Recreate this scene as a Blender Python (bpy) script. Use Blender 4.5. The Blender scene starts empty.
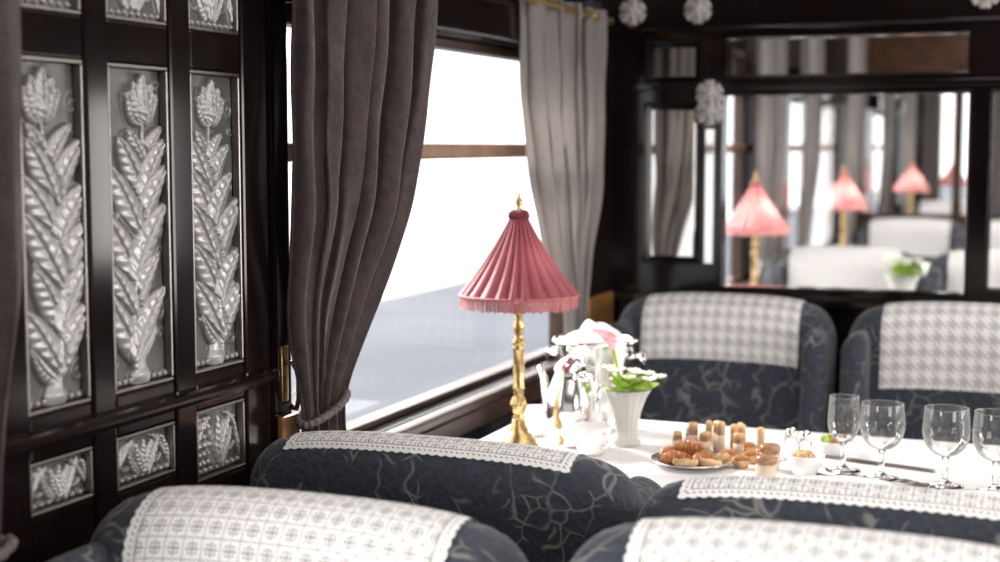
import bpy, bmesh, math, random
import numpy as np
from mathutils import Vector, Matrix
random.seed(7); rng=np.random.RandomState(5)
S=bpy.context.scene
COL=S.collection
S.view_settings.view_transform='Standard'
pi=math.pi

# ---------------------------------------------------------------- materials
def newmat(name):
    m=bpy.data.materials.new(name); m.use_nodes=True
    nt=m.node_tree; b=nt.nodes['Principled BSDF']
    return m,nt,b
def setp(b,**k):
    for n,v in k.items():
        n=n.replace('_',' ')
        if n in b.inputs: b.inputs[n].default_value=v
def simple(name,col,rough=.5,metal=0,var=.0,vscale=20,bump=0,bscale=60,bdist=.004,**k):
    m,nt,b=newmat(name)
    b.inputs['Base Color'].default_value=(*col,1); b.inputs['Roughness'].default_value=rough
    b.inputs['Metallic'].default_value=metal
    setp(b,**k)
    tc=nt.nodes.new('ShaderNodeTexCoord')
    if var>0:
        n=nt.nodes.new('ShaderNodeTexNoise'); n.inputs['Scale'].default_value=vscale; n.inputs['Detail'].default_value=4
        nt.links.new(tc.outputs['Object'],n.inputs['Vector'])
        r=nt.nodes.new('ShaderNodeValToRGB')
        r.color_ramp.elements[0].position=.3; r.color_ramp.elements[1].position=.7
        r.color_ramp.elements[0].color=(*[c*(1-var) for c in col],1)
        r.color_ramp.elements[1].color=(*[min(1,c*(1+var)) for c in col],1)
        nt.links.new(n.outputs['Fac'],r.inputs['Fac']); nt.links.new(r.outputs['Color'],b.inputs['Base Color'])
    if bump>0:
        n=nt.nodes.new('ShaderNodeTexNoise'); n.inputs['Scale'].default_value=bscale; n.inputs['Detail'].default_value=3
        nt.links.new(tc.outputs['Object'],n.inputs['Vector'])
        bp=nt.nodes.new('ShaderNodeBump'); bp.inputs['Strength'].default_value=bump; bp.inputs['Distance'].default_value=bdist
        nt.links.new(n.outputs['Fac'],bp.inputs['Height']); nt.links.new(bp.outputs['Normal'],b.inputs['Normal'])
    return m

M={}
M['lacquer']=simple('dark_lacquer',(.007,.004,.004),.12,0,.35,6,Specular_IOR_Level=.38)
M['wood']=simple('warm_wood',(.060,.027,.014),.3,0,.4,14,Coat_Weight=.25)
M['sill']=simple('dark_sill_wood',(.030,.014,.009),.42,0,.4,14,Specular_IOR_Level=.35)
M['rail']=simple('brown_rail',(.20,.11,.065),.55,0,.25,20)
M['amber']=simple('painted_glint_wood',(.30,.14,.045),.3,0,.35,25,Coat_Weight=.5)  # amber stands for sunlit glints on wood, painted into the colour
M['brass']=simple('brass',(.50,.34,.15),.30,1,.4,90)
M['dullbrass']=simple('aged_brass',(.45,.30,.12),.4,1,.1,30)
M['silver']=simple('silver',(.90,.89,.88),.17,1,.04,20)
M['pewter']=simple('pewter_frame',(.30,.27,.25),.35,1,.1,30)
M['mirror']=simple('mirror_glass',(.60,.58,.56),.05,1,.03,5)
M['curtain_dark']=simple('brown_velvet',(.042,.026,.027),.9,0,.25,50,.6,30,.012,Sheen_Weight=.22,Sheen_Roughness=.4)
M['cord']=simple('taupe_cord',(.11,.085,.08),.8,0,.3,150,.5,200)
M['cloth']=simple('white_linen',(.82,.80,.795),.8,0,.03,8,.15,30)
M['porcelain']=simple('white_porcelain',(.87,.86,.85),.15,0,.02,8,Coat_Weight=.5)
M['rosette']=simple('frosted_white_glass',(.42,.39,.38),.5,0,.1,30)
M['carpet']=simple('carpet',(.05,.04,.05),.95,0,.4,120,.5,300)
M['ceiling']=simple('cream_ceiling',(.42,.38,.34),.6,0,.05,5)
M['pastry']=simple('golden_pastry',(.46,.17,.055),.35,0,.5,90,.5,150,.004,Coat_Weight=.3)
M['pale_pastry']=simple('pale_bread',(.58,.38,.20),.6,0,.4,80,.4,150)
M['jam']=simple('amber_jam',(.36,.17,.08),.2,0,.3,40,Coat_Weight=.5)
M['gold']=simple('gold_lid',(.62,.42,.24),.4,.4,.1,50)
M['label']=simple('cream_label',(.68,.54,.40),.6,0,.05,60)
M['green']=simple('leaf_green',(.33,.50,.08),.45,0,.35,60,Subsurface_Weight=.1)
M['pink']=simple('pink_petal',(.84,.46,.54),.45,0,.2,60)
M['petal']=simple('white_petal',(.88,.89,.74),.5,0,.05,60)
M['platform']=simple('platform_paving',(.112,.120,.145),.85,0,.18,.6)
M['fringe']=simple('rose_fringe',(.40,.13,.13),.7,0,.3,200)
M['legwood']=simple('chair_leg_wood',(.03,.015,.01),.25,0,.3,20)

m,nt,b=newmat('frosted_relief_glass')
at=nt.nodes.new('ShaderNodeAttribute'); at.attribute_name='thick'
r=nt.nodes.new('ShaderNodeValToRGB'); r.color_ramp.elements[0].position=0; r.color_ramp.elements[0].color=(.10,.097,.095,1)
r.color_ramp.elements[1].position=.8; r.color_ramp.elements[1].color=(.36,.35,.345,1)  # recess shade painted in: colour darkens where the relief is low
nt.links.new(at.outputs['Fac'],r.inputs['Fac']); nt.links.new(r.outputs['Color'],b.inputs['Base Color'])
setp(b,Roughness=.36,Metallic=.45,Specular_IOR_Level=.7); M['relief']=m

def translucent(name,col,tcol,fac,var=.2,scale=80,sheen=0,bump=0,bscale=30):
    m,nt,b=newmat(name)
    b.inputs['Roughness'].default_value=.85
    if sheen: setp(b,Sheen_Weight=sheen,Sheen_Roughness=.3,Roughness=.5)
    tc=nt.nodes.new('ShaderNodeTexCoord'); n=nt.nodes.new('ShaderNodeTexNoise'); n.inputs['Scale'].default_value=scale
    nt.links.new(tc.outputs['Object'],n.inputs['Vector'])
    r=nt.nodes.new('ShaderNodeValToRGB')
    r.color_ramp.elements[0].position=.3; r.color_ramp.elements[1].position=.7
    r.color_ramp.elements[0].color=(*[c*(1-var) for c in col],1); r.color_ramp.elements[1].color=(*[min(1,c*(1+var)) for c in col],1)
    nt.links.new(n.outputs['Fac'],r.inputs['Fac']); nt.links.new(r.outputs['Color'],b.inputs['Base Color'])
    t=nt.nodes.new('ShaderNodeBsdfTranslucent'); t.inputs['Color'].default_value=(*tcol,1)
    if bump:
        n3=nt.nodes.new('ShaderNodeTexNoise'); n3.inputs['Scale'].default_value=bscale; n3.inputs['Detail'].default_value=3
        nt.links.new(tc.outputs['Object'],n3.inputs['Vector'])
        bp=nt.nodes.new('ShaderNodeBump'); bp.inputs['Strength'].default_value=bump; bp.inputs['Distance'].default_value=.012
        nt.links.new(n3.outputs['Fac'],bp.inputs['Height']); nt.links.new(bp.outputs['Normal'],b.inputs['Normal']); nt.links.new(bp.outputs['Normal'],t.inputs['Normal'])
    mx=nt.nodes.new('ShaderNodeMixShader'); mx.inputs['Fac'].default_value=fac
    out=nt.nodes['Material Output']
    nt.links.new(b.outputs[0],mx.inputs[1]); nt.links.new(t.outputs[0],mx.inputs[2]); nt.links.new(mx.outputs[0],out.inputs['Surface'])
    return m
M['curtain_lit_tint']=translucent('backlit_tint_curtain',(.235,.215,.205),(.48,.445,.42),.42,.08,200,0,.9,22)  # same curtain as the dark one; sunlight through it painted as paler colour
M['curtain_far']=translucent('grey_curtain',(.25,.23,.22),(.42,.39,.37),.40,.08,200,0,.5,22)
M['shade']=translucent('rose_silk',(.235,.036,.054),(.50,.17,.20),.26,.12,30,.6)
M['shade_far']=translucent('haze_tinted_rose_silk',(.48,.17,.18),(.72,.40,.38),.30,.12,30,.4)  # paler copy of the rose silk; haze and glow painted into its colour
M['vaseglass']=translucent('frosted_white_vase',(.80,.80,.78),(.85,.85,.82),.4,.03,30)

def thinglass(name,ior=1.45,white=0):
    m=bpy.data.materials.new(name); m.use_nodes=True; nt=m.node_tree; nt.nodes.clear()
    o=nt.nodes.new('ShaderNodeOutputMaterial'); t=nt.nodes.new('ShaderNodeBsdfTransparent'); gl=nt.nodes.new('ShaderNodeBsdfGlossy')
    gl.inputs['Roughness'].default_value=.03
    f=nt.nodes.new('ShaderNodeFresnel'); f.inputs['IOR'].default_value=ior
    mx=nt.nodes.new('ShaderNodeMixShader')
    nt.links.new(f.outputs[0],mx.inputs[0]); nt.links.new(t.outputs[0],mx.inputs[1]); nt.links.new(gl.outputs[0],mx.inputs[2])
    if white:
        t.inputs[0].default_value=(.95,.955,.955,1)
        lw=nt.nodes.new('ShaderNodeLayerWeight'); lw.inputs['Blend'].default_value=.25
        df=nt.nodes.new('ShaderNodeBsdfDiffuse'); df.inputs[0].default_value=(.75,.75,.75,1)
        mu=nt.nodes.new('ShaderNodeMath'); mu.operation='MULTIPLY_ADD'; mu.inputs[1].default_value=white; mu.inputs[2].default_value=.03
        nt.links.new(lw.outputs['Facing'],mu.inputs[0])
        m2=nt.nodes.new('ShaderNodeMixShader'); nt.links.new(mu.outputs[0],m2.inputs[0]); nt.links.new(mx.outputs[0],m2.inputs[1]); nt.links.new(df.outputs[0],m2.inputs[2])
        nt.links.new(m2.outputs[0],o.inputs[0])
    else: nt.links.new(mx.outputs[0],o.inputs[0])
    return m
M['pane']=thinglass('window_pane_glass')
M['crystal']=thinglass('thin_crystal',1.5,.30)
m,nt,b=newmat('solid_crystal'); setp(b,Roughness=.02,IOR=1.4,Transmission_Weight=1.0); b.inputs['Base Color'].default_value=(1,1,1,1); M['solid']=m

def upholstery():
    m,nt,b=newmat('slate_upholstery'); L=nt.links.new; N=nt.nodes.new
    tc=N('ShaderNodeTexCoord'); oi=N('ShaderNodeObjectInfo')
    cb=N('ShaderNodeVectorMath'); cb.operation='ADD'
    sc=N('ShaderNodeMath'); sc.operation='MULTIPLY'; sc.inputs[1].default_value=9.0; L(oi.outputs['Random'],sc.inputs[0])
    L(tc.outputs['Object'],cb.inputs[0]); L(sc.outputs[0],cb.inputs[1])
    def strokes(scale,warp,w0,w1,m0,m1,ms,off):
        ad0=N('ShaderNodeVectorMath'); ad0.operation='ADD'; ad0.inputs[1].default_value=(off,off*2,off*.5); L(cb.outputs[0],ad0.inputs[0])
        n=N('ShaderNodeTexNoise'); n.inputs['Scale'].default_value=10; n.inputs['Detail'].default_value=2; L(ad0.outputs[0],n.inputs['Vector'])
        s=N('ShaderNodeVectorMath'); s.operation='SCALE'; s.inputs['Scale'].default_value=warp; L(n.outputs['Color'],s.inputs[0])
        a=N('ShaderNodeVectorMath'); a.operation='ADD'; L(ad0.outputs[0],a.inputs[0]); L(s.outputs[0],a.inputs[1])
        v=N('ShaderNodeTexVoronoi'); v.feature='DISTANCE_TO_EDGE'; v.inputs['Scale'].default_value=scale; L(a.outputs[0],v.inputs['Vector'])
        r=N('ShaderNodeValToRGB'); r.color_ramp.elements[0].position=w0; r.color_ramp.elements[0].color=(1,1,1,1); r.color_ramp.elements[1].position=w1; r.color_ramp.elements[1].color=(0,0,0,1)
        L(v.outputs['Distance'],r.inputs['Fac'])
        n2=N('ShaderNodeTexNoise'); n2.inputs['Scale'].default_value=ms; n2.inputs['Detail'].default_value=1; L(ad0.outputs[0],n2.inputs['Vector'])
        r2=N('ShaderNodeValToRGB'); r2.color_ramp.elements[0].position=m0; r2.color_ramp.elements[1].position=m1; L(n2.outputs['Fac'],r2.inputs['Fac'])
        mu=N('ShaderNodeMath'); mu.operation='MULTIPLY'; L(r.outputs['Color'],mu.inputs[0]); L(r2.outputs['Color'],mu.inputs[1]); return mu.outputs[0]
    s1=strokes(14,.12,.008,.040,.46,.54,15,0); s2=strokes(23,.08,.008,.045,.52,.60,20,3.3)
    mxs=N('ShaderNodeMath'); mxs.operation='MAXIMUM'; L(s1,mxs.inputs[0]); L(s2,mxs.inputs[1])
    v2=N('ShaderNodeTexVoronoi'); v2.inputs['Scale'].default_value=110; L(cb.outputs[0],v2.inputs['Vector'])
    mxd=N('ShaderNodeMix'); mxd.data_type='RGBA'; L(v2.outputs['Distance'],mxd.inputs[0])
    mxd.inputs[6].default_value=(.014,.017,.027,1); mxd.inputs[7].default_value=(.034,.040,.058,1)
    mx=N('ShaderNodeMix'); mx.data_type='RGBA'; L(mxs.outputs[0],mx.inputs[0]); L(mxd.outputs[2],mx.inputs[6]); mx.inputs[7].default_value=(.165,.16,.155,1)
    L(mx.outputs[2],b.inputs['Base Color']); setp(b,Roughness=.8,Sheen_Weight=.15)
    bp=N('ShaderNodeBump'); bp.inputs['Strength'].default_value=.5; bp.inputs['Distance'].default_value=.003
    ad=N('ShaderNodeMath'); ad.operation='ADD'; L(mxs.outputs[0],ad.inputs[0]); L(v2.outputs['Distance'],ad.inputs[1]); L(ad.outputs[0],bp.inputs['Height']); L(bp.outputs['Normal'],b.inputs['Normal'])
    return m
M['fabric']=upholstery()

def lace(name,check):
    m,nt,b=newmat(name); L=nt.links.new; N=nt.nodes.new
    uv=N('ShaderNodeUVMap'); sp=N('ShaderNodeSeparateXYZ'); L(uv.outputs[0],sp.inputs[0])
    ed=N('ShaderNodeAttribute'); ed.attribute_name='edged'; E=ed.outputs['Fac']
    def ma(op,x,y=None,z=None):
        n=N('ShaderNodeMath'); n.operation=op
        for i,q in enumerate((x,y,z)):
            if q is None: continue
            if isinstance(q,(int,float)): n.inputs[i].default_value=q
            else: L(q,n.inputs[i])
        return n.outputs[0]
    c=.024
    U=ma('DIVIDE',sp.outputs[0],c); V=ma('DIVIDE',sp.outputs[1],c)
    a=ma('ABSOLUTE',ma('SUBTRACT',ma('FRACT',U),.5)); bb=ma('ABSOLUTE',ma('SUBTRACT',ma('FRACT',V),.5))
    mn=ma('MINIMUM',a,bb); mxx=ma('MAXIMUM',a,bb)
    w=ma('MULTIPLY',ma('GREATER_THAN',ma('SINE',ma('MULTIPLY',U,50)),.2),ma('GREATER_THAN',ma('SINE',ma('MULTIPLY',V,50)),.2))
    if check:
        cu=ma('GREATER_THAN',ma('FRACT',ma('MULTIPLY',U,.78)),.5); cv=ma('GREATER_THAN',ma('FRACT',ma('MULTIPLY',V,.78)),.5)
        xo=ma('ABSOLUTE',ma('SUBTRACT',cu,cv)); both=ma('MULTIPLY',cu,cv)
        tooth=ma('GREATER_THAN',ma('FRACT',ma('MULTIPLY',ma('ADD',U,V),1.56)),.5)
        pat=ma('MAXIMUM',both,ma('MULTIPLY',xo,tooth))
        hole=pat; fac=ma('MAXIMUM',ma('MULTIPLY',pat,.40),ma('MULTIPLY',w,.10)); base=(.74,.72,.71,1)
    else:
        cross=ma('MULTIPLY',ma('LESS_THAN',mn,.04),ma('LESS_THAN',mxx,.36))
        sq=ma('MULTIPLY',ma('LESS_THAN',ma('ABSOLUTE',ma('SUBTRACT',mxx,.22)),.030),ma('GREATER_THAN',mn,.08))
        edge=ma('GREATER_THAN',mxx,.46)
        edge=ma('MULTIPLY',edge,ma('GREATER_THAN',ma('FRACT',ma('MULTIPLY',ma('ADD',U,V),6)),.35))
        hole=ma('MAXIMUM',ma('MAXIMUM',cross,sq),edge)
        inner=ma('GREATER_THAN',E,.0155)
        hole=ma('MULTIPLY',hole,inner)
        ln=ma('LESS_THAN',ma('ABSOLUTE',ma('SUBTRACT',E,.0142)),.0008)
        P=ma('FRACT',ma('MULTIPLY',ma('ADD',sp.outputs[0],sp.outputs[1]),1/.0075))
        ey=ma('LESS_THAN',ma('ADD',ma('POWER',ma('SUBTRACT',P,.5),2),ma('POWER',ma('MULTIPLY',ma('SUBTRACT',E,.008),130),2)),.05)
        hole=ma('MAXIMUM',hole,ma('MAXIMUM',ln,ey))
        fac=ma('MAXIMUM',ma('MULTIPLY',hole,.72),ma('MULTIPLY',w,.12)); base=(.82,.805,.795,1)
    tr=N('ShaderNodeBsdfTransparent'); mx=N('ShaderNodeMixShader'); L(fac,mx.inputs[0])
    b.inputs['Base Color'].default_value=base; b.inputs['Roughness'].default_value=.9
    bp=N('ShaderNodeBump'); bp.invert=True; bp.inputs['Strength'].default_value=.3; bp.inputs['Distance'].default_value=.001; L(hole,bp.inputs['Height']); L(bp.outputs['Normal'],b.inputs['Normal'])
    L(b.outputs[0],mx.inputs[1]); L(tr.outputs[0],mx.inputs[2]); L(mx.outputs[0],nt.nodes['Material Output'].inputs['Surface'])
    return m
M['lace']=lace('white_lace',False); M['lace_check']=lace('woven_check_lace',True)

# ---------------------------------------------------------------- mesh helpers
def obj(name,verts,faces,mat,parent=None,smooth=True,loc=(0,0,0),uvs=None,recalc=False):
    me=bpy.data.meshes.new(name); me.from_pydata([tuple(map(float,v)) for v in verts],[],faces)
    if recalc:
        bm=bmesh.new(); bm.from_mesh(me); bmesh.ops.recalc_face_normals(bm,faces=bm.faces); bm.to_mesh(me); bm.free()
    me.materials.append(M[mat] if isinstance(mat,str) else mat)
    if smooth: me.polygons.foreach_set('use_smooth',[True]*len(me.polygons))
    if uvs is not None:
        ul=me.uv_layers.new(name='UVMap')
        for lp in me.loops: ul.data[lp.index].uv=uvs[lp.vertex_index]
    me.update()
    o=bpy.data.objects.new(name,me); COL.objects.link(o); o.location=loc
    if parent: o.parent=parent
    return o
def empty(name,loc,rz=0):
    e=bpy.data.objects.new(name,None); e.empty_display_size=.05; COL.objects.link(e); e.location=loc; e.rotation_euler=(0,0,rz); return e
def tag(o,label,cat,group=None):
    o['label']=label; o['category']=cat
    if group: o['group']=group
    return o
def struct(o,label=None):
    o['kind']='structure'
    if label: o['label']=label; o['category']=label.split()[-1]
    return o
def dup(o,loc=None,rz=None,parent=None,scale=None):
    n=o.copy(); COL.objects.link(n)
    if parent is not None: n.parent=parent
    if loc is not None: n.location=loc
    if rz is not None: n.rotation_euler=(0,0,rz)
    if scale is not None: n.scale=(scale,)*3 if isinstance(scale,(int,float)) else scale
    for c in list(o.children): dup(c,parent=n)
    return n
class MB:
    def __init__(s): s.v=[]; s.f=[]
    def add(s,v,f,mat=None):
        k=len(s.v)
        if mat is not None: v=[tuple(mat@Vector(p)) for p in v]
        s.v+=list(v); s.f+=[tuple(i+k for i in q) for q in f]
    def box(s,x0,x1,y0,y1,z0,z1,bev=0):
        bm=bmesh.new(); bmesh.ops.create_cube(bm,size=1)
        for v in bm.verts: v.co=Vector(((x0+x1)/2+v.co.x*(x1-x0),(y0+y1)/2+v.co.y*(y1-y0),(z0+z1)/2+v.co.z*(z1-z0)))
        if bev>0: bmesh.ops.bevel(bm,geom=bm.edges[:],offset=bev,segments=2,affect='EDGES',profile=.5)
        bm.verts.index_update()
        s.add([tuple(v.co) for v in bm.verts],[tuple(v.index for v in f.verts) for f in bm.faces]); bm.free()
def lathe(prof,seg=40,mod=None):
    v=[];f=[]
    for i,(r,z) in enumerate(prof):
        for j in range(seg):
            a=2*pi*j/seg; rr=r*(mod(a,i,z) if mod else 1)
            v.append((rr*math.cos(a),rr*math.sin(a),z))
    for i in range(len(prof)-1):
        for j in range(seg):
            f.append((i*seg+j,i*seg+(j+1)%seg,(i+1)*seg+(j+1)%seg,(i+1)*seg+j))
    return v,f
def tube(pts,rad,seg=10,cap=True):
    pts=[Vector(p) for p in pts]; n=len(pts)
    if not hasattr(rad,'__len__'): rad=[rad]*n
    v=[];f=[]; ref=Vector((0,0,1))
    t0=(pts[1]-pts[0]).normalized()
    if abs(t0.dot(ref))>.9: ref=Vector((1,0,0))
    u=(ref-t0*ref.dot(t0)).normalized()
    for i,p in enumerate(pts):
        t=(pts[min(i+1,n-1)]-pts[max(i-1,0)]).normalized()
        u=(u-t*u.dot(t)).normalized(); w=t.cross(u)
        for j in range(seg):
            a=2*pi*j/seg; v.append(tuple(p+(u*math.cos(a)+w*math.sin(a))*rad[i]))
    for i in range(n-1):
        for j in range(seg): f.append((i*seg+j,i*seg+(j+1)%seg,(i+1)*seg+(j+1)%seg,(i+1)*seg+j))
    if cap: f.append(tuple(range(seg))[::-1]); f.append(tuple((n-1)*seg+j for j in range(seg)))
    return v,f
def rbox(hx,hy,hz,r,n=14,fn=None,off=(0,0,0)):
    bm=bmesh.new(); bmesh.ops.create_cube(bm,size=2)
    bmesh.ops.subdivide_edges(bm,edges=bm.edges[:],cuts=n,use_grid_fill=True)
    h=Vector((hx,hy,hz))
    for v in bm.verts:
        p=Vector(); inn=Vector()
        for k in range(3):
            q=math.sin(v.co[k]*pi/2)
            rr=min(r,h[k])
            p[k]=q*h[k]; inn[k]=max(-(h[k]-rr),min(h[k]-rr,p[k]))
        d=p-inn
        if d.length>1e-7: d=d.normalized()*r
        for k in range(3):
            if h[k]<r: d[k]*=h[k]/r
        v.co=inn+d
    bm.verts.index_update()
    vs=[(v.co.x+off[0],v.co.y+off[1],v.co.z+off[2]) for v in bm.verts]
    if fn: vs=[fn(*p) for p in vs]
    fs=[tuple(v.index for v in f.verts) for f in bm.faces]; bm.free()
    return vs,fs

# ---------------------------------------------------------------- room shell
WINS=[(-.25,1.05),(1.940,3.36),(4.0,5.4),(6.15,7.55),(8.8,10.2)]
ZS,ZT=.80,1.51
def wallcells(mb,u0,u1,z0,z1,holes,place):
    us=sorted({u0,u1,*[h[0] for h in holes],*[h[1] for h in holes]}); zs=sorted({z0,z1,*[h[2] for h in holes],*[h[3] for h in holes]})
    for a,b_ in zip(us,us[1:]):
        for c,d in zip(zs,zs[1:]):
            mu,mz=(a+b_)/2,(c+d)/2
            if any(h[0]<mu<h[1] and h[2]<mz<h[3] for h in holes): continue
            place(mb,a,b_,c,d)
Y0,Y1,XR=-2.2,11.6,2.72
hl=[(a,b_,ZS,ZT) for a,b_ in WINS]
mb=MB(); wallcells(mb,Y0,Y1,0,2.3,hl,lambda m,a,b_,c,d:m.box(-.08,0,a,b_,c,d))
struct(obj('wall_left',mb.v,mb.f,'lacquer',smooth=False))
mb=MB(); wallcells(mb,Y0,Y1,0,2.3,hl,lambda m,a,b_,c,d:m.box(XR,XR+.08,a,b_,c,d))
struct(obj('wall_right',mb.v,mb.f,'lacquer',smooth=False))
mb=MB(); mb.box(-.08,XR+.08,Y0-.08,Y0,0,2.3); struct(obj('wall_front',mb.v,mb.f,'lacquer',smooth=False))
EH=[(.05,.50,.85,1.75),(.62,1.10,.85,1.75),(1.7,2.3,.85,1.75)]  # end windows added to brighten the view through the partition
mb=MB(); wallcells(mb,-.08,XR+.08,0,2.3,EH,lambda m,a,b_,c,d:m.box(a,b_,Y1,Y1+.08,c,d)); struct(obj('wall_end',mb.v,mb.f,'lacquer',smooth=False))
mb=MB(); mb.box(-.08,XR+.08,Y0,Y1,-.1,0); struct(obj('floor',mb.v,mb.f,'carpet',smooth=False))
mb=MB(); mb.box(-.08,XR+.08,Y0,Y1,2.3,2.4); struct(obj('ceiling',mb.v,mb.f,'ceiling',smooth=False))
mb=MB(); mb.box(-5.2,-.35,-10,60,-.6,-.2,.0); struct(obj('ground',mb.v,mb.f,'platform',smooth=False),'blue grey paved station platform')
for i,(a,b_) in enumerate(WINS):
    for side,sx in (('l',0),('r',1)):
        mb=MB(); mr=MB()
        X=(lambda p,q:(p,q)) if sx==0 else (lambda p,q:(XR-q,XR-p))
        def bx(m_,p,q,*r,**k):
            x0,x1=X(p,q); m_.box(x0,x1,*r,**k)
        bx(mb,-.07,-.03,a,a+.012,ZS,ZT,bev=.003); bx(mb,-.07,-.03,b_-.025,b_,ZS,ZT,bev=.004)
        bx(mb,-.07,-.03,a,b_,ZT-.02,ZT,bev=.004); bx(mb,-.07,-.03,a,b_,ZS,ZS+.012,bev=.003)
        w=obj('window_%d'%(i+1+sx*5),mb.v,mb.f,'sill',smooth=False); struct(w)
        bx(mr,-.065,-.02,a+.012,b_-.025,1.275,1.305,bev=.006); obj('crossbar',mr.v,mr.f,'rail',parent=w,smooth=False)
        x0=-.052 if sx==0 else XR+.052
        obj('pane',[(x0,a,ZS),(x0,b_,ZS),(x0,b_,ZT),(x0,a,ZT)],[(0,1,2,3)],'pane',parent=w,smooth=False)
tn=[0]
def trim(boxes,mat='lacquer',bev=.004):
    mb=MB()
    for q in boxes: mb.box(*q,bev=bev)
    tn[0]+=1
    return struct(obj('trim_%d'%tn[0],mb.v,mb.f,mat,smooth=False))
for a,b_ in WINS:
    trim([(0,.032,a-.03,b_+.03,.778,.80)],'sill',.006)
    trim([(0,.022,a-.03,b_+.03,.735,.774),(0,.03,a-.03,b_+.03,.63,.66)],'sill')
    trim([(0,.035,a-.0,b_+.04,1.515,1.60),(0,.05,a-.0,b_+.04,1.60,1.625)],'lacquer')
trim([(0,.014,3.40,3.60,.78,.925)],'amber',.005)  # panel added to carry a painted sunlit glint
trim([(.018,.030,1.872,1.925,.845,.895)],'amber',.004)  # small block added for a second painted glint by the curtain
PY=[(1.325,1.440),(1.487,1.615),(1.665,1.790)]
zbL=[(.872,.935),(.866,.935),(.838,.938)]
yl,yr=1.25,1.86
mid=[(PY[0][1],PY[1][0]),(PY[1][1],PY[2][0])]
fr=[(0,.018,yl,PY[0][0],.5,1.7),(0,.018,PY[2][1],yr,.5,1.7)]+[(0,.018,a,b_,.5,1.7) for a,b_ in mid]
trim(fr,'lacquer',.005)
hs=[]
for (a,b_),(l0,l1) in zip(PY,zbL): hs+= [(0,.016,a,b_,l1,.99),(0,.016,a,b_,1.402,1.455),(0,.016,a,b_,.5,l0),(0,.016,a,b_,1.56,1.7)]
trim(hs,'lacquer',.004)
trim([(0,.035,1.12,1.862,.952,.972)],'lacquer',.008)
trim([(0,.018,1.872,1.925,.4,1.7)],'lacquer',.008)
trim([(0,.012,1.06,1.24,.5,1.7),(0,.03,1.06,1.09,.4,1.7)],'lacquer',.005)

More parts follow.
